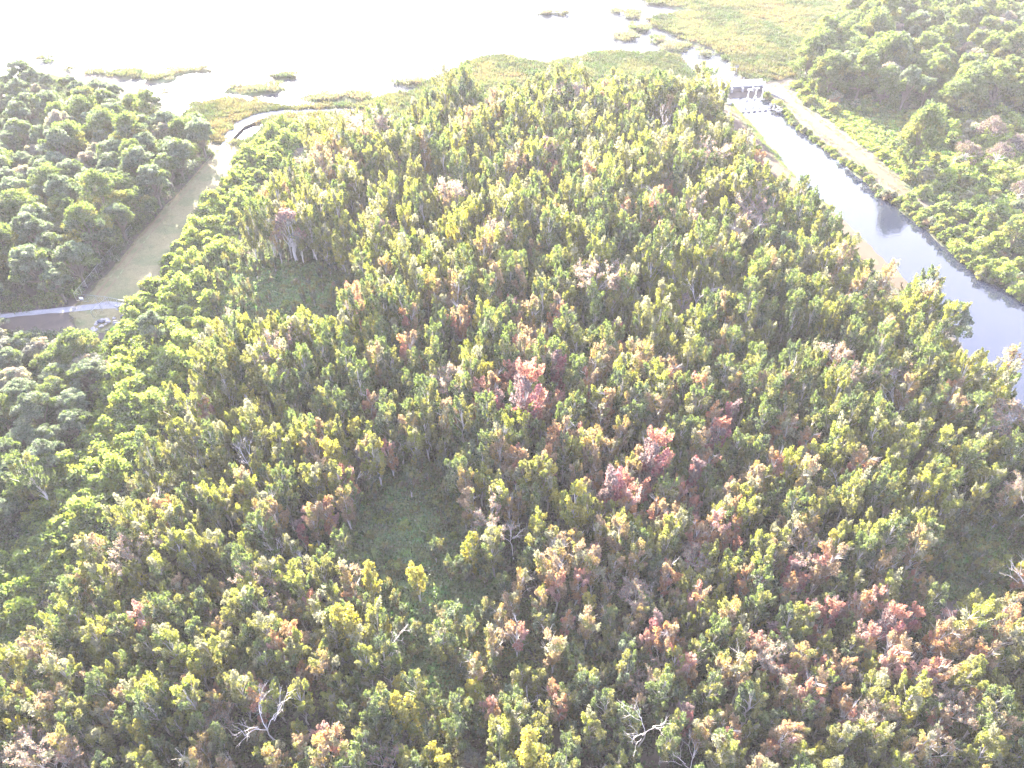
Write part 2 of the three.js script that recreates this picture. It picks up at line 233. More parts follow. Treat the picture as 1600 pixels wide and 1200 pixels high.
class Wood {
  constructor() { this.p = []; this.i = []; }
  tube(pts, r0, r1, sides = 5) {
    const n = pts.length, base = this.p.length / 3;
    for (let k = 0; k < n; k++) {
      const a = pts[Math.max(0, k - 1)], b = pts[Math.min(n - 1, k + 1)], t = new THREE.Vector3(b[0] - a[0], b[1] - a[1], b[2] - a[2]).normalize();
      const u = new THREE.Vector3(1, 0, 0.3).cross(t).normalize(), v = t.clone().cross(u), r = r0 + (r1 - r0) * k / (n - 1);
      for (let s = 0; s < sides; s++) { const q = s / sides * 2 * Math.PI, c = Math.cos(q) * r, d = Math.sin(q) * r; this.p.push(pts[k][0] + u.x * c + v.x * d, pts[k][1] + u.y * c + v.y * d, pts[k][2] + u.z * c + v.z * d); }
    }
    for (let k = 0; k < n - 1; k++) for (let s = 0; s < sides; s++) { const a = base + k * sides + s, b = base + k * sides + (s + 1) % sides; this.i.push(a, b, a + sides, b, b + sides, a + sides); }
  }
  build() { const g = new THREE.BufferGeometry(); g.setAttribute('position', new THREE.Float32BufferAttribute(this.p, 3)); g.setIndex(this.i); g.computeVertexNormals(); return g; }
}
function wander(a, b, n, k) { const o = []; for (let i = 0; i <= n; i++) { const t = i / n, w = i && i < n ? k : 0; o.push([a[0] + (b[0] - a[0]) * t + rr(-w, w), a[1] + (b[1] - a[1]) * t + rr(-w, w) * 0.4, a[2] + (b[2] - a[2]) * t + rr(-w, w)]); } return o; }
const C = {   // leaf colours, linear
  green: [0.092, 0.13, 0.024], dark: [0.055, 0.08, 0.03], olive: [0.158, 0.16, 0.03], lime: [0.205, 0.225, 0.026], yellow: [0.31, 0.28, 0.03], gold: [0.28, 0.2, 0.05], tan: [0.25, 0.175, 0.09], pale: [0.2, 0.2, 0.11],
  coral: [0.34, 0.15, 0.1], orange: [0.34, 0.18, 0.07], crimson: [0.28, 0.1, 0.105], pink: [0.33, 0.19, 0.16], mauve: [0.15, 0.1, 0.1], grey: [0.15, 0.155, 0.13], greygreen: [0.1, 0.135, 0.072], vine: [0.205, 0.27, 0.038], deep: [0.05, 0.09, 0.03], bronze: [0.125, 0.105, 0.045], sage: [0.14, 0.17, 0.1],
};
// slim forest tree: pale leaning trunk, rising limbs, brush-like leaf tufts
function slimTree(o) {
  const h = o.h ?? 11, R = o.r ?? 2, base = o.base ?? 0.33, wood = new Wood(), lv = new Leaves(), lean = [rr(-0.7, 0.7), 0, rr(-0.7, 0.7)], ln = o.lean ?? 1;
  const top = [lean[0] * ln, h * 0.86, lean[2] * ln], trunk = wander([0, -0.3, 0], top, 6, 0.22);
  const tr = (t) => { const f = Math.min(5.999, t * 6), i = Math.floor(f), q = f - i; return [0, 1, 2].map((k) => trunk[i][k] + (trunk[i + 1][k] - trunk[i][k]) * q); };
  wood.tube(trunk, o.fat ?? 0.15, 0.045);
  const nt = o.tufts ?? 20, per = Math.round((o.leaves ?? 4600) / nt), turn = rr(0, 6.3), side = rr(0, 6.3);
  for (let k = 0; k < nt; k++) {
    const t = (k + rr(0, 0.8)) / nt, y = h * (base + (0.96 - base) * t), env = Math.sin(Math.PI * Math.min(1, 0.16 + 0.84 * (1 - t) ** 0.8 * 1.02)) * 0.55 + 0.45 * Math.sqrt(Math.max(0, 1 - t)), a = turn + k * 2.4 + rr(-0.5, 0.5);
    const rad = R * env * rr(0.35, 1) * (1 + 0.3 * Math.cos(a - side)), s = tr(Math.min(0.98, Math.max(0.15, (y - h * 0.2 - rad * 0.5) / (h * 0.86))));
    const e = [s[0] + Math.cos(a) * rad, Math.max(s[1] + 0.5, y), s[2] + Math.sin(a) * rad];
    wood.tube(wander(s, e, 3, 0.12), 0.05, 0.018, 3);
    const col = pick(o.colors), L = rr(0.9, 1.7) * (o.tuft ?? 1), W = rr(0.42, 0.75) * (o.tuft ?? 1), d = [Math.cos(a) * 0.5, 1, Math.sin(a) * 0.5], n = Math.round(per * rr(0.6, 1.4));
    if (o.bare && rnd() < o.bare) { for (let q = 0; q < 7; q++) wood.tube(wander(e, [e[0] + d[0] + rr(-0.8, 0.8), e[1] + rr(0.3, 1.3), e[2] + d[2] + rr(-0.8, 0.8)], 2, 0.08), 0.022, 0.01, 3); if (rnd() < 0.6) continue; }
    const sub = []; for (let q = 0; q < 5; q++) { const g = rr(0, 6.3), u = rr(0.15, 1); sub.push([e[0] + Math.cos(g) * u * W * 0.9, e[1] + rr(-0.35, 0.75) * L, e[2] + Math.sin(g) * u * W * 0.9, rr(0.7, 1.2)]); }
    for (let q = 0; q < n; q++) {
      const m = pick(sub), v = rr(-0.5, 0.6), w = m[3] * W * 0.62 * (1 - Math.max(0, v) * 1.1), g = rr(0, 6.3), u = Math.sqrt(rnd());
      const x = Math.cos(g) * u * w, z = Math.sin(g) * u * w;
      lv.leaf(m[0] + x + d[0] * v * 0.5, m[1] + v * L * 0.75, m[2] + z + d[2] * v * 0.5, x / W + d[0] * 0.3, 0.7, z / W + d[2] * 0.3, rr(0.19, 0.39) * (o.leaf ?? 1), col);
    }
  }
  return { trunk: wood.build(), crown: lv.build() };
}
// broad tree: several stems carrying rounded leaf masses
function broadTree(o) {
  const h = o.h ?? 10, R = o.r ?? 4.5, wood = new Wood(), lv = new Leaves(), fork = h * rr(0.18, 0.3), n = o.lumps ?? 18;
  wood.tube(wander([0, -0.3, 0], [rr(-0.3, 0.3), fork, rr(-0.3, 0.3)], 3, 0.1), 0.32, 0.24, 6);
  const per = Math.round((o.leaves ?? 8500) / n);
  for (let k = 0; k < n; k++) {
    const a = k * 2.4 + rr(-0.4, 0.4), u = Math.sqrt((k + 0.5) / n) * rr(0.75, 1.05), rl = R * rr(0.22, 0.36), x = Math.cos(a) * u * R * 0.82, z = Math.sin(a) * u * R * 0.82, y = Math.max(rl * 0.7, h - rl - h * (o.drop ?? 0.52) * u * u * rr(0.6, 1.2));
    wood.tube(wander([0, fork * rr(0.7, 1), 0], [x * 0.9, y, z * 0.9], 4, 0.25), 0.12, 0.03, 4);
    const col = pick(o.colors), sub = []; for (let q = 0; q < 7; q++) { const b = rr(0, 6.3), v = rr(-0.3, 1); sub.push([x + Math.cos(b) * rl * 0.7 * Math.sqrt(1 - v * v * 0.9), y + v * rl * 0.75, z + Math.sin(b) * rl * 0.7 * Math.sqrt(1 - v * v * 0.9), rl * rr(0.35, 0.6)]); }
    for (let q = 0; q < per; q++) {
      const m = pick(sub), b = rr(0, 6.3), v = rr(-0.7, 1), s = Math.sqrt(1 - v * v), w = m[3] * (0.5 + 0.5 * Math.sqrt(rnd()));
      lv.leaf(m[0] + Math.cos(b) * s * w, m[1] + v * w, m[2] + Math.sin(b) * s * w, Math.cos(b) * s, v + 0.3, Math.sin(b) * s, rr(0.22, 0.44) * (o.leaf ?? 1), col);
    }
  }
  return { trunk: wood.build(), crown: lv.build() };
}
// shrub or vine-draped mound: leaf masses to the ground
function shrub(o) {
  const h = o.h ?? 2.2, R = o.r ?? 1.8, lv = new Leaves(), wood = new Wood(), n = o.lumps ?? 9, per = Math.round((o.leaves ?? 1500) / n);
  for (let k = 0; k < n; k++) {
    const a = k * 2.4, u = Math.sqrt((k + 0.3) / n), rl = R * rr(0.3, 0.46), x = Math.cos(a) * u * R * 0.75, z = Math.sin(a) * u * R * 0.75, y = Math.max(rl * 0.4, h * (1 - 0.7 * u * u) * rr(0.7, 1) - rl * 0.5), col = pick(o.colors);
    wood.tube(wander([x * 0.2, -0.2, z * 0.2], [x, y, z], 2, 0.08), 0.04, 0.015, 3);
    for (let q = 0; q < per; q++) { const b = rr(0, 6.3), v = rr(-0.6, 1), s = Math.sqrt(1 - v * v), w = rl * (0.6 + 0.45 * rnd()) * (1 + 0.3 * Math.sin(b * 3 + k)); lv.leaf(x + Math.cos(b) * s * w, Math.max(0.05, y + v * w * 0.8), z + Math.sin(b) * s * w, Math.cos(b) * s * 0.8, 0.5, Math.sin(b) * s * 0.8, rr(0.22, 0.42) * (o.leaf ?? 1), col, 0.8); }
  }
  return { trunk: wood.build(), crown: lv.build() };
}
// bare tree: forked grey limbs and fine twigs
function bareTree(o) {
  const wood = new Wood(), limbs = new Wood(), lv = new Leaves(), h = o.h ?? 8, top = [rr(-1, 1), h * 0.55, rr(-1, 1)];
  wood.tube(wander([0, -0.3, 0], top, 5, 0.18), 0.13, 0.08 * (o.thin ?? 1));
  const fork = (p, d, len, r, lev) => {
    const e = [p[0] + d[0] * len, p[1] + d[1] * len, p[2] + d[2] * len]; limbs.tube(wander(p, e, 3, len * 0.07), r, r * 0.55, lev > 1 ? 3 : 4);
    if (o.colors && lev >= 2) for (let q = 0; q < (o.sparse ?? 10); q++) { const t = rnd(); lv.leaf(p[0] + (e[0] - p[0]) * t + rr(-0.25, 0.25), p[1] + (e[1] - p[1]) * t + rr(-0.2, 0.3), p[2] + (e[2] - p[2]) * t + rr(-0.25, 0.25), d[0], d[1], d[2], rr(0.15, 0.3), pick(o.colors)); }
    if (lev >= (o.levels ?? 3)) return;
    const n = lev === 0 ? 3 : 2 + (rnd() < 0.5); for (let q = 0; q < n; q++) { const v = new THREE.Vector3(d[0] + rr(-0.8, 0.8), d[1] + rr(-0.35, 0.45), d[2] + rr(-0.8, 0.8)).normalize(); fork(lev && q === 0 ? e : [0, 1, 2].map((k) => p[k] + (e[k] - p[k]) * rr(0.6, 1)), [v.x, v.y, v.z], len * rr(0.55, 0.85), r * 0.6, lev + 1); }
  };
  const n = o.limbs ?? 4; for (let q = 0; q < n; q++) { const a = q / n * 6.28 + rr(-0.4, 0.4), v = new THREE.Vector3(Math.cos(a) * 0.6, rr(0.6, 1.3), Math.sin(a) * 0.6).normalize(); fork(top, [v.x, v.y, v.z], h * rr(0.2, 0.3), 0.075 * (o.thin ?? 1), 0); }
  return { trunk: wood.build(), branch: limbs.build(), crown: o.colors ? lv.build() : null };
}
const many = (n, f) => Array.from({ length: n }, (_, i) => f(i));
const KINDS = {
  green: { name: 'green_tree', cat: 'tree', look: 'slim green tree', v: many(6, () => slimTree({ h: rr(10, 12), r: rr(1.9, 2.5), tufts: 22, colors: [C.green, C.green, C.olive, C.dark, C.green] })) },
  olive: { name: 'olive_tree', cat: 'tree', look: 'slim olive tree', v: many(6, () => slimTree({ h: rr(10, 12), r: rr(1.9, 2.4), tufts: 20, colors: [C.olive, C.green, C.lime, C.olive, C.pale] })) },
  lime: { name: 'yellow_green_tree', cat: 'tree', look: 'yellow-green tree', v: many(5, () => slimTree({ h: rr(9.5, 12), r: rr(1.7, 2.2), tufts: 17, colors: [C.lime, C.lime, C.olive, C.pale, C.lime, C.yellow] })) },
  yellow: { name: 'yellow_tree', cat: 'tree', look: 'vivid yellow tree', v: many(3, () => slimTree({ h: rr(8, 10), r: 1.5, tufts: 13, leaves: 3400, colors: [C.yellow, C.yellow, C.lime, C.yellow] })) },
  tan: { name: 'tan_tree', cat: 'tree', look: 'thin tan-gold tree', v: many(5, () => slimTree({ h: rr(10, 12), r: rr(1.7, 2.2), tufts: 18, leaves: 3400, bare: 0.2, colors: [C.tan, C.gold, C.olive, C.tan, C.pale] })) },
  coral: { name: 'coral_tree', cat: 'tree', look: 'thin coral-pink tree', v: many(5, () => slimTree({ h: rr(9.5, 11.5), r: rr(1.6, 2.1), tufts: 16, leaves: 3200, bare: 0.18, colors: [C.coral, C.pink, C.tan, C.coral, C.orange, C.tan] })) },
  crimson: { name: 'crimson_tree', cat: 'tree', look: 'crimson-leaved tree', v: many(2, () => slimTree({ h: rr(9, 10.5), r: 1.8, tufts: 15, leaves: 3500, colors: [C.crimson, C.crimson, C.coral, C.mauve] })) },
  bronze: { name: 'bronze_tree', cat: 'tree', look: 'dull bronze-green tree', v: many(4, () => slimTree({ h: rr(6.5, 8.5), r: rr(1.8, 2.3), base: 0.25, tufts: 20, leaves: 3500, colors: [C.bronze, C.dark, C.olive, C.green, C.greygreen] })) },
  twiggy: { name: 'twiggy_tree', cat: 'tree', look: 'greyish twiggy tree', bark: 'bark', v: many(4, () => bareTree({ h: rr(8, 10), levels: 3, limbs: 5, sparse: 22, thin: 0.6, colors: [C.grey, C.pink, C.tan, C.grey] })) },
  snag: { name: 'dead_tree', cat: 'dead tree', look: 'bare whitish dead tree', bark: 'deadWood', v: many(4, () => bareTree({ h: rr(7, 9), levels: 3, limbs: 3, thin: 0.6 })) },
  oak: { name: 'broad_tree', cat: 'tree', look: 'broad grey-green tree', bark: 'darkBark', v: many(5, () => broadTree({ h: rr(9, 11), r: rr(3.8, 4.8), colors: [C.greygreen, C.dark, C.green, C.greygreen, C.sage] })) },
  palegrey: { name: 'pale_tree', cat: 'tree', look: 'broad pale greyish tree', bark: 'darkBark', v: many(3, () => broadTree({ h: rr(8, 9.5), r: rr(3.4, 4.2), leaves: 7000, colors: [C.pale, C.grey, [0.2, 0.165, 0.115], C.greygreen] })) },
  draped: { name: 'vine_draped_tree', cat: 'tree', look: 'broad vine-draped tree', bark: 'darkBark', v: many(5, () => broadTree({ h: rr(10, 12.5), r: rr(4.6, 5.8), lumps: 30, leaves: 12000, leaf: 1.1, drop: 0.85, colors: [C.green, C.dark, C.olive, C.green] })) },
  pinkbush: { name: 'bare_bush', cat: 'bush', look: 'pinkish leafless bush', bark: 'bark', v: many(3, () => broadTree({ h: rr(4.5, 6), r: rr(3, 3.8), lumps: 14, leaves: 2600, leaf: 0.75, colors: [[0.1, 0.068, 0.066], [0.09, 0.08, 0.068], [0.085, 0.062, 0.06], [0.12, 0.095, 0.06]] })) },
  lilac: { name: 'lilac_tree', cat: 'tree', look: 'lilac-grey thin-leaved tree', v: many(2, () => broadTree({ h: rr(9.5, 10.5), r: rr(2.6, 3.2), lumps: 16, leaves: 2600, leaf: 0.8, colors: [C.mauve, C.pink, C.grey, C.mauve] })) },
  vine: { name: 'vine_mound', cat: 'shrub', look: 'bright vine-covered shrub', bark: 'darkBark', v: many(5, () => shrub({ h: rr(2, 3.6), r: rr(1.8, 2.5), lumps: 10, leaves: 1700, leaf: 1.15, colors: [C.vine, C.lime, C.vine, C.green] })) },
  bush: { name: 'bank_shrub', cat: 'shrub', look: 'rounded green shrub', bark: 'darkBark', v: many(5, () => shrub({ h: rr(1.8, 3.2), r: rr(1.6, 2.3), colors: [C.green, C.olive, C.vine, C.green] })) },
  tanbush: { name: 'dry_shrub', cat: 'shrub', look: 'straw-tinged shrub', bark: 'darkBark', v: many(3, () => shrub({ h: rr(1.6, 2.6), r: rr(1.4, 2), colors: [C.tan, C.pale, C.olive, C.greygreen] })) },
};
for (const k in KINDS) KINDS[k].protos = KINDS[k].v.map((g) => {
  const G = new THREE.Group(); mesh('trunk', g.trunk, M[KINDS[k].bark ?? 'bark'], G); if (g.branch) mesh('branch', g.branch, M[KINDS[k].bark ?? 'bark'], G); if (g.crown) mesh('crown', g.crown, M.leaf, G); return G;
});
const PLANTS = [];                                                       // every tree and shrub, placed first, named and added below
function plant(kind, x, z, s = 1, o = {}) { PLANTS.push({ kind, x, z, s, sy: s * (o.tall ?? rr(0.9, 1.12)), turn: rr(0, 6.28), tx: o.tilt?.[0] ?? rr(-0.05, 0.05), tz: o.tilt?.[1] ?? rr(-0.05, 0.05), v: Math.floor(rnd() * KINDS[kind].v.length), y: Math.min(0, groundH(x, z)), ...o }); }
const depthScale = (x, z) => 0.92 * Math.pow(toPx(x, 6, z)[2] / 112, 0.62);
const plantPx = (kind, px, py, s = 1, o = {}) => { const h = KINDS[kind].cat === 'tree' || kind === 'snag' ? 8 * s : 1.5; plant(kind, ...at(px, py, o.h ?? h), s, o); };

// ---------------------------------------------------------------- singled-out trees of the photograph (pixel of the crown)
const SINGLE = [
  ['crimson', 812, 612, 1.55, 'large crimson-pink tree in the middle of the forest, brightest red of all'], ['coral', 838, 640, 1.0, 'coral tree with pale stems just right below the large crimson tree'], ['crimson', 955, 752, 1.35, 'crimson tree between a vivid yellow tree and a cluster of coral trees'],
  ['crimson', 1020, 695, 1.4, 'rose-red broad-crowned tree in the coral patch right of centre'], ['yellow', 905, 775, 1.45, 'tallest vivid yellow tree right of the vine clearing'], ['yellow', 737, 843, 1.15, 'leaning orange-yellow tree at the right rim of the vine clearing'],
  ['lime', 815, 745, 1.05, 'pale lime tree beside slim trunks above the yellow tree'], ['yellow', 650, 890, 1.05, 'yellow-topped low tree alone inside the vine clearing'], ['olive', 695, 985, 1.1, 'pale olive round tree at the lower end of the vine clearing'],
  ['yellow', 548, 975, 1.3, 'vivid yellow tree left of the lower vine clearing'], ['yellow', 597, 965, 0.75, 'small yellow sapling at the left rim of the vine clearing'], ['yellow', 828, 1170, 1.5, 'large vivid yellow tree at the bottom edge near centre'],
  ['yellow', 672, 1165, 1.1, 'round yellow tree at the bottom edge left of the largest yellow one'], ['yellow', 632, 1115, 1.25, 'yellow tree with three tufts above the round yellow tree'], ['yellow', 690, 1125, 0.7, 'slender yellow sapling beside a dead twig near the bottom edge'],
  ['yellow', 738, 1068, 0.95, 'single yellow tree standing in the brown scrub'], ['palegrey', 735, 1185, 0.7, 'pale rounded treetop at the bottom edge between two yellow trees'], ['coral', 520, 1160, 1.2, 'orange-tinted full tree at the bottom edge left of centre'],
  ['yellow', 575, 905, 1.0, 'yellow sapling pair beside an orange tree left of the vine clearing'], ['coral', 548, 932, 0.9, 'orange-red small tree below the yellow saplings'], ['yellow', 655, 1108, 0.9, 'bright yellow crown right of the three-tufted yellow tree'],
  ['snag', 1005, 1130, 1.1, 'white forked dead tree near the bottom edge right of centre'], ['snag', 415, 1115, 1.25, 'sprawling white dead tree near the bottom edge at left'], ['snag', 825, 1090, 0.7, 'small white dead stem in the brown scrub'],
  ['snag', 765, 968, 0.9, 'fallen pale trunk leaning at the edge of the brown scrub'], ['snag', 432, 845, 0.9, 'pale broken dead tree beside a red tuft left of the vine clearing'], ['crimson', 468, 828, 0.7, 'small crimson tuft of a tree left of the vine clearing'],
  ['coral', 498, 668, 1.05, 'pinkish orange tree above gold ones left of centre'], ['yellow', 520, 700, 1.2, 'gold-yellow tree under the pinkish orange one left of centre'], ['coral', 316, 630, 0.9, 'red-orange tree among olive trees near the vine strip'],
  ['coral', 215, 960, 1.0, 'orange tree in the lower left olive stand'], ['coral', 440, 1010, 1.0, 'rusty pink tree with pale stem at lower left'], ['coral', 488, 940, 0.85, 'narrow coral tree between green ones at lower left of the clearing'],
  ['coral', 640, 495, 1.05, 'orange-tinted tree in the yellow ridge above the centre'], ['lilac', 855, 232, 1.1, 'pale lilac-grey twiggy tree in the upper forest', ], ['lilac', 450, 345, 1.05, 'pale pinkish twiggy tree at upper left of the forest'], ['lilac', 820, 250, 0.9, 'lilac-grey twiggy tree just left of a taller one in the upper forest'],
  ['lime', 935, 390, 1.3, 'bright lime broad-crowned tree below the upper forest'], ['lime', 710, 350, 1.25, 'lime-topped tall tree in the upper middle forest'], ['palegrey', 1445, 565, 0.95, 'pale sage rounded tree near the canal bend'], ['palegrey', 1440, 535, 0.9, 'pale rounded tree right behind the sage one near the canal bend'],
  ['palegrey', 1445, 455, 0.95, 'pale tree standing out against the canal water at the bend'], ['oak', 1490, 490, 0.9, 'olive broad tree overhanging the canal just below the bend'], ['twiggy', 1330, 560, 1.15, 'pinkish brown twiggy tree right of a small vine patch'], ['coral', 1310, 550, 0.95, 'rust tree beside the pinkish brown twiggy one'],
  ['lime', 1508, 590, 1.1, 'yellow-green rounded tree near the right edge below the canal'], ['coral', 1490, 600, 1.1, 'pinkish tree near the right edge below the canal'], ['coral', 1335, 710, 1.15, 'gold and orange tree alone among green trees at right'],
  ['coral', 1410, 1010, 1.1, 'coral heart-shaped tree with a pale stem at lower right'], ['twiggy', 1380, 1135, 1.0, 'pale pink twiggy tree near the bottom edge at right'], ['coral', 1290, 870, 1.25, 'largest coral tree at right, full and pinkish'], ['crimson', 1240, 885, 0.9, 'dusky rose tree just left of the largest coral tree'],
  ['crimson', 1070, 1112, 0.95, 'dusky crimson tree near the bottom edge right of centre'], ['crimson', 1085, 795, 0.6, 'small bright red tuft of a tree right of centre'], ['crimson', 1228, 1045, 0.8, 'dusky pink tree in the lower right coral stand'], ['lime', 1260, 965, 0.9, 'lime small-crowned tree in the lower right coral stand'],
  ['crimson', 1140, 645, 0.9, 'purple-red tree among gold trees right of centre'], ['twiggy', 1200, 1, 0.01, null],
];
for (const [k, px, py, s, label] of SINGLE) if (label) plantPx(k, px, py, s * 1.12 * depthScale(...at(px, py, 6)), { label, ...(label.startsWith('fallen') ? { tilt: [1.25, 0.5], h: 2 } : {}) });

// ---------------------------------------------------------------- the forest between strip and canal
const px0 = (x, z) => toPx(x, 0, z)[0];
const blob = (px, py, x, y, r, q = r) => Math.exp(-(((px - x) / r) ** 2 + ((py - y) / q) ** 2));
function forestKind(px, py, x, z, n) {
  const coral = 1.15 * blob(px, py, 1060, 740, 190, 120) + 0.75 * blob(px, py, 830, 660, 110, 90) + 1.15 * blob(px, py, 1200, 1040, 240, 140) + 0.4 * blob(px, py, 420, 1060, 190, 120) + 0.35 * blob(px, py, 490, 740, 120, 90) + 0.35 * blob(px, py, 760, 500, 180, 60) + 0.12 * blob(px, py, 1000, 300, 250, 100);
  const tan = 0.8 * blob(px, py, 960, 780, 230, 170) + 0.5 * blob(px, py, 1180, 1060, 300, 150) + 0.55 * blob(px, py, 440, 780, 140, 120) + 0.4 * blob(px, py, 800, 520, 250, 70) + 0.4 * blob(px, py, 330, 1060, 200, 110) + 0.15;
  const yellow = 0.8 * blob(px, py, 600, 1110, 110, 110) + 0.3 * blob(px, py, 540, 720, 60, 80) + 0.05;
  const lime = 0.7 * blob(px, py, 300, 660, 220, 200) + 0.6 * blob(px, py, 850, 470, 350, 90) + 0.5 * blob(px, py, 1450, 800, 260, 220) + 0.4 * blob(px, py, 600, 360, 250, 110) + 0.25;
  const olive = 0.9 * blob(px, py, 250, 880, 300, 260) + 0.55 * blob(px, py, 700, 300, 420, 160) + 0.4;
  const green = 0.55 + 0.6 * blob(px, py, 1300, 560, 330, 200) + 0.6 * blob(px, py, 600, 580, 170, 130) + 0.5 * blob(px, py, 950, 330, 260, 110);
  const bronze = 0.5 * blob(px, py, 620, 640, 130, 110) + 0.9 * blob(px, py, 960, 1050, 150, 110) + 0.25 * blob(px, py, 1300, 1080, 260, 120) + 0.1;
  const w = { coral, tan, yellow, lime, olive, green, bronze, crimson: coral * 0.13, twiggy: 0.07, snag: 0.05 };
  let t = 0, q = 0; for (const k in w) { w[k] *= 0.15 + 1.7 * sm(0.3, 0.72, fbm(x / 15 + 31 * ++q, z / 15, 3)); t += w[k]; } t *= n; for (const k in w) if ((t -= w[k]) <= 0) return k; return 'green';
}
{
  const fixed = PLANTS.slice(), farAt = (z) => sm(-160, -300, z);
  const ok = (x, z) => { const q = depthScale(x, z); if (blocks(x, z, 10 * q, px0(x, z) > 1040 ? 2.1 * q : 1.35 * q)) return false; if (inside(SCRUB, x, z) && hash(Math.floor(x * 7), Math.floor(z * 7)) < 0.75) return false; if (waterDist(x, z) < 4 || inside(PATH_L, x, z)) return false; for (const p of fixed) if ((p.x - x) ** 2 + (p.z - z) ** 2 < 4) return false; return true; };
  for (const [x, z] of poisson(FOREST, 2.4, ok, (x, z) => Math.min(4.8, depthScale(x, z) * (2.05 + 1.1 * fbm(x / 18, z / 18, 2))))) {
    const [px, py] = toPx(x, 8, z), n = hash(Math.round(x * 31), Math.round(z * 17)) * 0.75 + 0.25 * fbm(x / 16, z / 16, 2), k = forestKind(px, py, x, z, Math.min(0.999, hash(Math.round(x * 91), Math.round(z * 57))));
    const far = farAt(z);
    let kind = k; if (far > 0.4 && rnd() < 0.55 * far) kind = pick(['oak', 'palegrey', 'green', 'olive', 'oak']);
    const broad = kind === 'oak' || kind === 'palegrey';
    
    plant(kind, x, z, (broad ? 0.62 : 1) * rr(0.7, 1.2) * (0.88 + 0.3 * fbm(x / 20, z / 20, 2)) * depthScale(x, z) * (1 + 0.16 * far), { tall: rr(0.9, 1.12) * (1 - 0.26 * far) });
  }
  for (const [x, z] of poisson(SCRUB, 3.2)) plant(pick(['bronze', 'bronze', 'tanbush', 'bush']), x, z, rr(0.5, 0.85));
  for (const H of HOLLOWS) for (const [x, z] of poisson(grow(H, 4), 2.3, (x, z) => Math.abs(sdf(H, x, z)) < 3.2)) if (rnd() < 0.75) plant(rnd() < 0.5 ? 'bronze' : 'bush', x, z, rr(0.45, 0.75));
  for (const H of HOLLOWS) for (const [x, z] of poisson(H, 3.1)) if (rnd() < 0.7) plant(pick(['bush', 'bronze', 'bush', 'vine', 'tanbush']), x, z, rr(0.4, 0.85) * (rnd() < 0.15 ? 1.4 : 1));
}
// left wood, its continuation below the road, the vine strip
for (const [x, z] of poisson(WOOD_L, 6.4, (x, z) => waterDist(x, z) > 3 && !inside(LAWN, x, z) && !blocks(x, z, 9))) plant(rnd() < 0.72 ? 'oak' : rnd() < 0.6 ? 'palegrey' : 'draped', x, z, rr(1.0, 1.5), { tall: rr(0.82, 1) });
for (const [x, z] of poisson(WOOD_L2, 4.6, (x, z) => !blocks(x, z, 9))) { const py = toPx(x, 8, z)[1]; plant(rnd() < (py < 560 ? 0.65 : 0.12) ? 'palegrey' : rnd() < 0.75 ? 'oak' : 'draped', x, z, rr(0.8, 1.15), { tall: rr(0.65, 0.85) }); }
for (const [x, z] of poisson(STRIP, 2.9, (x, z) => fbm(x / 9, z / 9, 2) > 0.22)) plant('vine', x, z, rr(0.9, 1.7));
plantPx('oak', 232, 500, 0.95, { label: 'leaning vine-hung tree at the corner of lawn and vine strip' });
plantPx('green', 48, 730, 1.25, { label: 'airy green tree with a forked stem at the left edge above the olive stand' });
// right of the canal
for (const [x, z] of poisson(WOOD_R, 7.2, (x, z) => !inside(GLADE, x, z) && !blocks(x, z, 10))) plant(rnd() < 0.7 ? 'draped' : rnd() < 0.6 ? 'oak' : 'palegrey', x, z, rr(1.1, 1.65));
plantPx('draped', 1440, 222, 1.4, { label: 'tall sunlit tree standing alone in the thicket right of the canal', tall: 1.4, h: 9, v: 1 });
plantPx('draped', 1420, 238, 0.8, { label: 'smaller companion tree on the left foot of the lone sunlit tree', h: 5 });
plantPx('draped', 1592, 362, 1.05, { label: 'yellowish full tree cut by the right edge beside the canal bank', h: 6 });
plantPx('draped', 1385, 100, 1.75, { label: 'great rounded vine-draped tree with a golden rim above the thicket', h: 8 }); plantPx('draped', 1300, 122, 1.3, { label: 'dark vine-draped tree at the wood corner nearest the far levee path', h: 6 });
[[1545, 212, 1.25, 'largest pinkish grey bush at the right edge of the thicket'], [1510, 240, 1, 'pinkish bush left of the largest one in the thicket'], [1560, 245, 0.95, 'straw-pink rounded bush below the largest pinkish one'], [1590, 225, 0.9, 'pinkish grey bush cut by the right edge'], [1595, 300, 0.8, 'faded pink bush above the yellowish tree at the right edge']].forEach(([px, py, s, label]) => plantPx('pinkbush', px, py, s * 1.35, { label, h: 3 }));
[[1530, 318, 1.5], [1505, 330, 1.2], [1475, 325, 1.1], [1555, 335, 1.2], [1400, 225, 1.1], [1380, 240, 1]].forEach(([px, py, s]) => plantPx('vine', px, py, s * 1.3));
for (const [x, z] of poisson(THICKET_R, 4.6, (x, z) => !inside(WOOD_R, x, z) && waterDist(x, z) > 2 && !inside(PATH_R, x, z) && !blocks(x, z, 2.5, 1.8))) if (rnd() < 0.8) plant(rnd() < 0.45 ? 'bush' : rnd() < 0.7 ? 'vine' : 'tanbush', x, z, rr(1, 2.1));
for (const [x, z] of poisson(BANK_R, 2.0, (x, z) => { const d = waterDist(x, z); return d > -0.3 && d < 2.6; })) plant(rnd() < 0.6 ? 'bush' : 'tanbush', x, z, rr(0.65, 1.1));
for (const [x, z] of poisson(poly([[1404, 306], [1440, 322], [1560, 390], [1640, 440], [1640, 478], [1600, 466], [1530, 426], [1452, 358], [1418, 330]]), 3.2, (x, z) => waterDist(x, z) > -0.4)) plant(rnd() < 0.5 ? 'vine' : rnd() < 0.6 ? 'bush' : 'tanbush', x, z, rr(0.8, 1.3));
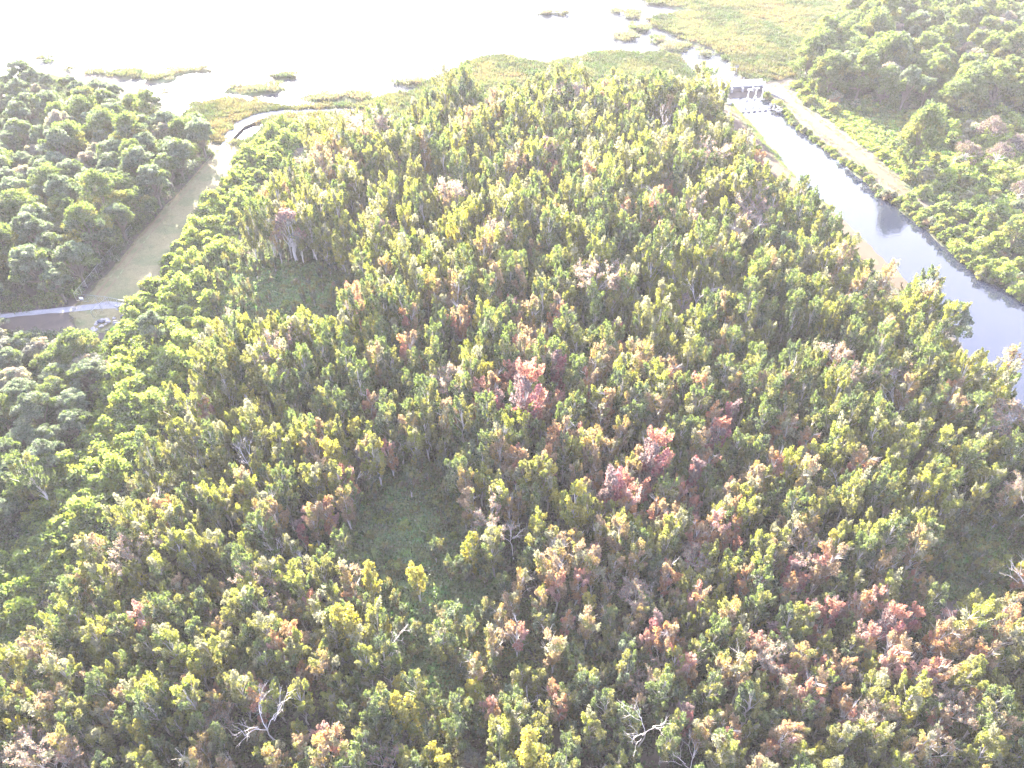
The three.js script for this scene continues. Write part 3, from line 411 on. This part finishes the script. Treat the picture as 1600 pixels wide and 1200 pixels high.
// shrubs where forest meets the left levee and the marsh
for (const [x, z] of poisson(poly([[1108, 168], [1150, 215], [1186, 256], [1228, 306], [1300, 372], [1380, 446], [1300, 385], [1225, 318], [1168, 276], [1110, 205]]), 2.8, (x, z) => !inside(PATH_L, x, z) && !blocks(x, z, 2.2, 1.4))) plant(rnd() < 0.6 ? 'bush' : 'vine', x, z, rr(0.7, 1.2));
for (const [x, z] of poisson(SHORE, 6)) if (rnd() < 0.45) plant(rnd() < 0.5 ? 'tanbush' : 'bush', x, z, rr(0.5, 0.9));

// ---------------------------------------------------------------- naming and adding the plants
const LAND = [   // landmarks one can find in the photograph
  ['the central vine clearing', 645, 870], ['the large crimson tree', 812, 612], ['the shaded left hollow', 430, 450], ['the right vine patch', 1520, 880], ['the canal bend', 1430, 460], ['the weir', 1150, 140], ['the lone sunlit tree', 1440, 222], ['the great golden-rimmed tree', 1385, 95],
  ['the lawn gate', 130, 475], ['the curving road', 400, 190], ['the brown scrub', 800, 1050], ['the heart-shaped coral tree', 1410, 1010], ['the largest coral tree', 1290, 870], ['the rose-red tree', 1020, 695], ['the lone orange tree', 1335, 710], ['the sprawling dead tree', 415, 1115], ['the tallest yellow tree', 905, 775],
  ['the red-orange tree', 316, 630], ['the bright lime tree', 935, 390], ['the lilac-grey tree', 855, 232], ['the small vine patch', 1220, 565], ['the lower-left orange tree', 215, 960], ['the upper-left pinkish tree', 450, 345], ['the far glade', 1560, 25], ['the airy left-edge tree', 48, 730], ['the forked dead tree', 1005, 1130],
  ['the lake inlet', 265, 170], ['the road end', 10, 490], ['the lawn middle', 255, 350], ['the left shore', 60, 115], ['the pinkish bush', 1545, 212], ['the bottom-left corner', 10, 1190], ['the bottom-right corner', 1590, 1190], ['the yellow ridge', 760, 490], ['the path end', 1415, 305], ['the wood corner', 1265, 130], ['the canal weeds', 1590, 450], ['the orange ridge tree', 640, 495], ['the left edge middle', 5, 330], ['the right edge middle', 1595, 700],
];
const ORD = ['leftmost', 'second-from-left', 'third-from-left', 'fourth-from-left', 'fifth-from-left', 'sixth-from-left', 'seventh-from-left', 'eighth-from-left', 'ninth-from-left', 'tenth-from-left', 'eleventh-from-left'], NUM = ['', '', 'two', 'three', 'four', 'five', 'six', 'seven', 'eight', 'nine', 'ten', 'eleven', 'twelve'];
const shown = [], massed = [];
{
  const byKind = {};
  for (const p of PLANTS) { const h = KINDS[p.kind].cat === 'tree' ? 7 : 1.5, [px, py, f] = toPx(p.x, h * p.s, p.z); Object.assign(p, { px, py, f }); if (p.label) { shown.push(p); continue; } if (px < -15 || px > 1615 || py < -8 || py > 1215) massed.push(p); else (byKind[p.kind] ??= []).push(p); }
  for (const k in byKind) { const a = byKind[k].sort((p, q) => p.f / p.s - q.f / q.s); shown.push(...a.slice(0, 300)); massed.push(...a.slice(300)); }
  const groups = {};
  for (const p of shown) {
    if (p.label) continue;
    let b = null; for (const l of LAND) { const d = Math.hypot((p.px - l[1]) * 1, (p.py - l[2]) * 1.15); if (!b || d < b.d) b = { l, d }; }
    const dx = p.px - b.l[1], dy = p.py - b.l[2], where = Math.abs(dx) > 2.2 * Math.abs(dy) ? (dx < 0 ? 'left of' : 'right of') : Math.abs(dy) > 2.2 * Math.abs(dx) ? (dy < 0 ? 'above' : 'below') : (dy < 0 ? 'above' : 'below') + (dx < 0 ? ' left of' : ' right of');
    const ring = b.d < 45 ? 'close ' : b.d > 140 ? 'far ' : b.d > 85 ? 'well ' : '';
    (groups[`${p.kind}|${ring}${where} ${b.l[0]}`] ??= []).push(p);
  }
  for (const key in groups) {
    const [k, place] = key.split('|'), a = groups[key].sort((p, q) => p.px - q.px), look = KINDS[k].look, pl = look.replace(/\b(tree|shrub|bush)\b/, (w) => w === 'bush' ? 'bushes' : w + 's');
    a.forEach((p, i) => { p.group = `${pl} ${place}`; p.label = a.length === 1 ? `only ${look} ${place}` : a.length <= 12 ? `${i === a.length - 1 ? 'rightmost' : ORD[i]} of ${NUM[a.length]} ${pl} ${place}` : `${look} ${place}, one of many alike`; if (a.length === 1) delete p.group; });
  }
}
const mat4 = (p) => new THREE.Matrix4().compose(new THREE.Vector3(p.x, p.y, p.z), new THREE.Quaternion().setFromEuler(new THREE.Euler(p.tx, p.turn, p.tz)), new THREE.Vector3(p.s, p.sy, p.s));
for (const p of shown) {
  const g = KINDS[p.kind].protos[p.v].clone(); g.name = numbered(KINDS[p.kind].name); mat4(p).decompose(g.position, g.quaternion, g.scale);
  tag(g, p.label, KINDS[p.kind].cat, p.group); scene.add(g);
}
{
  const G = new THREE.Group(); G.name = 'distant_woodland'; tag(G, 'unbroken mass of further trees and shrubs filling in behind the nearer ones', 'woodland', null, 'stuff'); scene.add(G);
  const by = {}; for (const p of massed) (by[p.kind + '|' + p.v] ??= []).push(p);
  for (const key in by) { const [k, v] = key.split('|'); for (const part of KINDS[k].protos[+v].children) { const im = new THREE.InstancedMesh(part.geometry, part.material, by[key].length); im.name = part.name; im.castShadow = im.receiveShadow = true; by[key].forEach((p, i) => im.setMatrixAt(i, mat4(p))); im.userData.kind = 'stuff'; G.add(im); } }
}

// ---------------------------------------------------------------- ground cover
function cover(name, geo, list, label, category) {
  const im = new THREE.InstancedMesh(geo, M.leaf, list.length), c = new THREE.Color();
  list.forEach(([x, z, s, h, col], i) => { im.setMatrixAt(i, new THREE.Matrix4().compose(new THREE.Vector3(x, groundH(x, z), z), new THREE.Quaternion().setFromEuler(new THREE.Euler(0, rr(0, 6.28), 0)), new THREE.Vector3(s, h, s))); im.setColorAt(i, c.setRGB(...col)); });
  im.name = numbered(name); im.castShadow = im.receiveShadow = true; scene.add(im); return tag(im, label, category, null, 'stuff');
}
const clump = (n, r, h, leaf, w) => { const l = new Leaves(); for (let i = 0; i < n; i++) { const a = rr(0, 6.3), u = Math.sqrt(rnd()), x = Math.cos(a) * u * r, z = Math.sin(a) * u * r; l.leaf(x, h * (1 - u * u * 0.8) * rr(0.15, 1), z, x / r * 0.6, 0.35, z / r * 0.6, rr(0.7, 1.3) * leaf, [1, 1, 1], w); } return l.build(); };
const blades = (n, r, h) => { const l = new Leaves(); for (let i = 0; i < n; i++) { const a = rr(0, 6.3), u = Math.sqrt(rnd()) * r, s = h * rr(0.6, 1.1); l.leaf(Math.cos(a) * u, s * 0.45, Math.sin(a) * u, Math.cos(a) * 0.4, 1.8, Math.sin(a) * 0.4, s, [1, 1, 1], 0.16); } return l.build(); };
const vineGeo = clump(44, 0.95, 0.75, 0.42, 0.8), underGeo = clump(60, 1.1, 1.5, 0.36, 0.6), grassGeo = blades(34, 0.8, 1.1), turfGeo = blades(26, 0.6, 0.35), reedGeo = blades(40, 1.3, 1.6);
const tint = (a, b, x, z, s = 9) => mix3(a, b, sm(0.3, 0.7, fbm(x / s, z / s, 3))).map((c) => c * rr(0.8, 1.2));
{
  const v = []; HOLLOWS.forEach((H) => scatter(grow(H, 3), 1.6, (x, z) => v.push([x, z, rr(0.7, 1.25), rr(0.5, 2.1), tint([0.11, 0.165, 0.05], [0.16, 0.225, 0.075], x, z, 5)]))); scatter(SCRUB, 0.9, (x, z) => v.push([x, z, rr(0.7, 1.2), rr(0.8, 1.8), tint(C.bronze, C.olive, x, z)]));
  cover('vine_cover', vineGeo, v, 'carpet of dark green creepers filling the hollows between the trees', 'creepers');
  const s = []; scatter(grow(STRIP, 4), 1.1, (x, z) => waterDist(x, z) > 0.5 && !inside(LAWN, x, z) && !inside(ROAD, x, z) && s.push([x, z, rr(0.8, 1.4), rr(0.8, 1.8), tint(C.vine, C.green, x, z)])); scatter(THICKET_R, 0.55, (x, z) => { if (z > -420 && waterDist(x, z) > 0.4 && !inside(PATH_R, x, z)) s.push([x, z, rr(1, 1.7), rr(1, 2.4), tint(C.green, C.vine, x, z)]); });
  cover('leafy_cover', vineGeo, s, 'bright leafy creepers over the left strip and the thicket right of the canal', 'creepers');
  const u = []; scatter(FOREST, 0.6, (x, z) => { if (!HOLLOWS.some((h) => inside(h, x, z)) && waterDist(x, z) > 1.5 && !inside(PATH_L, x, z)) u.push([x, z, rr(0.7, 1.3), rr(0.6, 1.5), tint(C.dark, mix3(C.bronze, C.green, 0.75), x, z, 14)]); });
  scatter(WOOD_L, 0.6, (x, z) => { if (waterDist(x, z) > 0.5 && !inside(LAWN, x, z) && !inside(ROAD, x, z)) u.push([x, z, rr(0.8, 1.4), rr(0.7, 1.6), tint(C.dark, C.green, x, z, 14)]); });
  scatter(WOOD_L2, 0.6, (x, z) => u.push([x, z, rr(0.8, 1.4), rr(0.7, 1.6), tint(C.dark, C.green, x, z, 14)]));
  scatter(WOOD_R, 0.3, (x, z) => { if (!inside(GLADE, x, z)) u.push([x, z, rr(1, 1.6), rr(0.8, 1.8), tint(C.dark, C.green, x, z, 14)]); });
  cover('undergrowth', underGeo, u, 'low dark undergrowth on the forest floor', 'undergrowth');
  const g = []; for (const [P, d] of [[MARSH_R, 0.35], [SHORE, 0.6], [MARSH_L, 0.5]]) scatter(P, d, (x, z) => { if (waterDist(x, z) > 0.2 && !inside(RING, x, z)) g.push([x, z, rr(0.9, 1.8), rr(0.5, 1.2), tint([0.035, 0.05, 0.014], mix3([0.1, 0.075, 0.024], [0.08, 0.095, 0.03], fbm(x / 40, z / 40, 2)), x, z, 12)]); });
  scatter(LAKE.map(([x, z]) => [Math.max(-400, x), Math.max(-620, z)]), 0.25, (x, z) => { if (islandAt(x, z) > 0.03) g.push([x, z, rr(1, 1.8), rr(0.6, 1.2), tint([0.06, 0.075, 0.025], [0.11, 0.11, 0.05], x, z)]); });
  cover('marsh_grass', reedGeo, g, 'tawny and green marsh grass along the lake and on its islets', 'marsh grass');
  const t = []; scatter(BANK_R, 3.2, (x, z) => { if (waterDist(x, z) > 0.1) t.push([x, z, rr(0.7, 1.2), rr(0.5, 1.4), tint([0.085, 0.115, 0.03], [0.1, 0.1, 0.035], x, z)]); }); scatter(BANK_L, 4, (x, z) => { if (waterDist(x, z) > 0) t.push([x, z, rr(0.7, 1.2), rr(0.5, 1.2), tint([0.12, 0.17, 0.035], [0.11, 0.13, 0.03], x, z)]); });
  const rim = (P, w) => { for (let i = 0; i < P.length; i++) { const a = P[i], b = P[(i + 1) % P.length], n = Math.hypot(b[0] - a[0], b[1] - a[1]) * 3; for (let k = 0; k < n; k++) { const f = rnd(), x = a[0] + (b[0] - a[0]) * f + rr(-w, w), z = a[1] + (b[1] - a[1]) * f + rr(-w, w); if (waterDist(x, z) > 0.2) t.push([x, z, rr(0.5, 1), rr(0.3, 1), tint([0.085, 0.115, 0.03], [0.1, 0.1, 0.035], x, z)]); } } };
  rim(PATH_L, 0.9); rim(PATH_R, 1.2); rim(LAWN, 0.7);
  cover('bank_grass', turfGeo, t, 'grass along the levee paths, canal banks and lawn edge', 'grass');
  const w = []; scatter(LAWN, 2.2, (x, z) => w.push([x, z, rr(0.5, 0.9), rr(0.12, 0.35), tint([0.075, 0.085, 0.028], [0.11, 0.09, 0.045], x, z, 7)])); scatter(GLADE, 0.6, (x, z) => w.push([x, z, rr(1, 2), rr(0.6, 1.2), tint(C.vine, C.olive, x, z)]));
  cover('mown_grass', turfGeo, w, 'short mown turf of the grass strip and the far glade', 'grass');
}

// ---------------------------------------------------------------- weir, buoys, fences, rubble
const box = (w, h, d, x = 0, y = 0, z = 0, ry = 0) => { const g = new THREE.BoxGeometry(w, h, d); if (ry) g.rotateY(ry); g.translate(x, y, z); return g; };
const cyl = (r, h, x = 0, y = 0, z = 0, n = 8) => { const g = new THREE.CylinderGeometry(r, r, h, n); g.translate(x, y, z); return g; };
{
  const [ax, az] = at(1134, 149), [bx, bz] = at(1193, 146), W = Math.hypot(bx - ax, bz - az) + 3, turn = -Math.atan2(bz - az, bx - ax);
  const w = thing('weir', 'concrete weir with gates closing the far end of the canal', 'weir', (ax + bx) / 2, 0, (az + bz) / 2 - 1, turn);
  mesh('abutment', box(1, 3.6, 9, -W / 2, -0.4, -3), M.concrete, w); mesh('abutment', box(1, 3.6, 9, W / 2, -0.4, -3), M.concrete, w);
  mesh('deck', box(W + 2, 0.35, 3.4, 0, 1.58, -5), M.paleConcrete, w);
  mesh('apron', box(W + 12, 0.3, 6, -4, 0.08, -11), M.paleConcrete, w);
  mesh('headwall', box(W - 1, 2.9, 0.6, 0, -0.05, -3), M.dark, w);
  for (let k = 0; k < 4; k++) mesh('gate_panel', box((W - 1) / 4 - 0.7, 2.2, 0.15, -W / 2 + 0.5 + (k + 0.5) * (W - 1) / 4, -0.2, -2.6), M.rust, w);
  for (let k = 0; k < 5; k++) mesh('pier', box(0.55, 3.3, 1.6, -W / 2 + 0.5 + k * (W - 1) / 4, -0.2, -2.2), M.concrete, w);
  for (const s of [-1, 1]) { const r = mesh('railing', mergeGeometries([box(W + 1, 0.07, 0.07, 0, 2.75, -5 + s * 1.55), box(W + 1, 0.06, 0.06, 0, 2.3, -5 + s * 1.55), ...many(9, (k) => box(0.07, 1, 0.07, -W / 2 + k * W / 8, 2.25, -5 + s * 1.55))]), M.white, w); r.castShadow = true; }
  mesh('gate_hoist', mergeGeometries([box(1.4, 0.9, 0.9, 1.5, 2.2, -6), cyl(0.16, 1.6, 1.5, 3, -6)]), M.steel, w);
  mesh('wingwall', box(0.6, 2.4, 9, -W / 2 - 1.4, -0.3, 5, 0.25), M.concrete, w); mesh('wingwall', box(0.6, 2.4, 9, W / 2 + 1.4, -0.3, 5, 0.3), M.concrete, w);
  const hut = thing('control_box', 'dark equipment frame on the lake side of the weir', 'equipment', ...(([x, z]) => [x, 0, z])(at(1143, 122)));
  mesh('cabinet', box(1.6, 2, 1.2, 0, 1.25, 0), M.steel, hut); mesh('mast', mergeGeometries([cyl(0.07, 4.5, 1.3, 2.25, 0), cyl(0.07, 4.5, -1.6, 2.25, 0.4), box(3, 0.1, 0.1, -0.15, 4.2, 0.2)]), M.steel, hut); mesh('panel', box(1.5, 0.9, 0.06, 1.3, 4.4, 0), M.dark, hut);
  let pile = null; [[1168, 153], [1180, 151], [1190, 153]].forEach(([px, py], i) => {
    const [x, z] = at(px, py), words = ['left of the three white pile markers standing in the water below the weir', 'middle of the three white pile markers standing in the water below the weir', 'right of the three white pile markers standing in the water below the weir'];
    if (!pile) { pile = thing('pile_marker', words[0], 'post', x, -1.5, z, 0, 'white pile markers below the weir'); mesh('post', cyl(0.17, 4.6, 0, 2.3, 0), M.white, pile); mesh('cap', box(1.5, 0.35, 0.5, 0.3, 4.55, 0), M.white, pile); mesh('collar', cyl(0.4, 0.5, 0, 1.3, 0), M.white, pile); }
    else { const c = pile.clone(); c.name = numbered('pile_marker'); c.position.set(x, -1.5, z); c.rotation.y = 0.5 * i; c.userData = { ...pile.userData, label: words[i] }; scene.add(c); }
  });
  let buoy = null; const a = at(1153, 174), b = at(1214, 169), place = ['leftmost', 'second from left', 'third from left', 'fourth from left', 'fifth from left', 'sixth from left', 'seventh from left', 'rightmost'];
  for (let k = 0; k < 8; k++) {
    const x = a[0] + (b[0] - a[0]) * k / 7, z = a[1] + (b[1] - a[1]) * k / 7, label = `${place[k]} dark float of the line of eight across the canal`;
    if (!buoy) { buoy = thing('float', label, 'buoy', x, WATER_Y, z, 0, 'floats across the canal below the weir'); const g = new THREE.CapsuleGeometry(0.32, 0.5, 4, 10); g.rotateZ(Math.PI / 2); g.translate(0, 0.12, 0); mesh('body', g, M.dark, buoy); const r = new THREE.TorusGeometry(0.33, 0.05, 5, 12); r.rotateY(Math.PI / 2); r.translate(0, 0.12, 0); mesh('band', r, M.rust, buoy); }
    else { const c = buoy.clone(); c.name = numbered('float'); c.position.set(x, WATER_Y, z); c.userData = { ...buoy.userData, label }; scene.add(c); }
  }
  const rp = new Wood(); rp.tube(many(30, (k) => [a[0] + (b[0] - a[0]) * (k - 1) / 27, WATER_Y + 0.06 + 0.02 * Math.sin(k), a[1] + (b[1] - a[1]) * (k - 1) / 27]), 0.03, 0.03, 4); tag(mesh('float_rope', rp.build(), M.rope), 'thin rope joining the dark floats across the canal', 'rope');
}
function stones(name, label, px, py, w, d, n, mat, lo, hi) {
  const [x, z] = at(px, py), t = thing(name, label, 'rubble', x, 0, z), geos = many(4, () => { const g = new THREE.IcosahedronGeometry(1, 1), p = g.attributes.position, o = rr(0, 99); for (let i = 0; i < p.count; i++) { const k = 0.7 + 0.6 * vnoise(p.getX(i) * 1.7 + o, p.getY(i) * 1.7 + p.getZ(i) * 2.3 + o); p.setXYZ(i, p.getX(i) * k, p.getY(i) * k * 0.7, p.getZ(i) * k); } g.computeVertexNormals(); return g; });
  for (let i = 0; i < n; i++) { const m = mesh('stone', pick(geos), pick(mat), t), s = rr(lo, hi), r = Math.sqrt(rnd()), a = rr(0, 6.3); m.position.set(Math.cos(a) * r * w, s * 0.3 + (1 - r) * 0.4, Math.sin(a) * r * d); m.scale.setScalar(s); m.rotation.set(rr(-0.4, 0.4), rr(0, 6.3), rr(-0.4, 0.4)); }
}
stones('rubble_pile', 'heap of dark broken stones at the lower end of the mown grass', 166, 508, 3.2, 2.6, 34, [M.stone, M.dark, M.stone], 0.25, 0.6);
stones('rubble_pile', 'scatter of pale broken concrete where the road meets the vine strip', 194, 480, 2.4, 1.2, 22, [M.paleConcrete, M.concrete], 0.15, 0.4);
stones('riprap', 'grey stones on the bank at the left foot of the weir', 1136, 158, 1.4, 4, 24, [M.stone, M.concrete], 0.3, 0.6);
stones('riprap', 'brownish stones on the bank at the right end of the float line', 1212, 168, 2.2, 4.5, 26, [M.stone, M.concrete], 0.3, 0.6);
{ const [x, z] = at(195, 498), t = tag(mesh('old_tyre', new THREE.TorusGeometry(0.62, 0.24, 8, 18), M.dark), 'old dark tyre standing half sunk beside the stone heap', 'tyre'); t.position.set(x, 0.45, z); t.rotation.y = 0.4; t.rotation.x = 0.25; }
function fence(label, pts, gate) {
  const P = pts.map(([x, y]) => at(x, y)), t = thing(gate ? 'chain_link_gate' : 'chain_link_fence', label, gate ? 'gate' : 'fence'), H = 2.1;
  const rails = [], wires = []; let along = 0;
  for (let i = 0; i < P.length - 1; i++) {
    const [ax, az] = P[i], [bx, bz] = P[i + 1], L = Math.hypot(bx - ax, bz - az), a = Math.atan2(-(bz - az), bx - ax), n = Math.max(1, Math.round(L / 3));
    for (let k = i ? 1 : 0; k <= n; k++) mesh('post', cyl(0.05, H + 0.15, ax + (bx - ax) * k / n, H / 2, az + (bz - az) * k / n, 6), M.steel, t);
    for (const y of gate ? [0.15, H] : [H]) rails.push(box(L, 0.05, 0.05, (ax + bx) / 2, y, (az + bz) / 2, a));
    for (let s = -H; s < L; s += 0.55) for (const dir of [1, -1]) { const s0 = Math.max(0, s), s1 = Math.min(L, s + H), y0 = s0 - s, y1 = s1 - s; if (s1 - s0 < 0.1) continue; const len = Math.hypot(s1 - s0, y1 - y0), g = new THREE.BoxGeometry(len, 0.01, 0.01); g.rotateZ(Math.atan2(y1 - y0, s1 - s0)); g.translate((s0 + s1) / 2, (y0 + y1) / 2, 0); if (dir < 0) { g.scale(1, -1, 1); g.translate(0, H, 0); } g.rotateY(a); g.translate(ax, 0.05, az); wires.push(g); }
    along += L;
  }
  mesh('top_rail', mergeGeometries(rails), M.steel, t); const w = mesh('wire_netting', mergeGeometries(wires), M.wire, t); w.userData.kind = 'stuff';
}
fence('chain-link fence running up along the edge of the left wood', [[120, 470], [145, 440], [175, 402], [208, 362]]);
fence('chain-link fence crossing the mown grass from the gate post to the rubble', [[138, 472], [168, 475], [204, 482]]);
fence('short chain-link fence coming down from the crossing towards the stone heap', [[172, 476], [160, 486], [147, 498]]);
fence('chain-link gate beside the gravel road at the lawn corner', [[120, 470], [138, 472]], true);
{ const [x, z] = at(130, 472), t = thing('gate_sign', 'small blank white board hung on the chain-link gate', 'sign', x, 1.2, z + 0.12); mesh('board', box(0.9, 0.6, 0.03), M.white, t); mesh('frame', mergeGeometries([box(0.96, 0.04, 0.05, 0, 0.32, 0), box(0.96, 0.04, 0.05, 0, -0.32, 0)]), M.steel, t); }

console.log('shown', shown.length, 'massed', massed.length, JSON.stringify(shown.reduce((a, p) => (a[p.kind] = (a[p.kind] ?? 0) + 1, a), {})));
renderer.render(scene, camera);
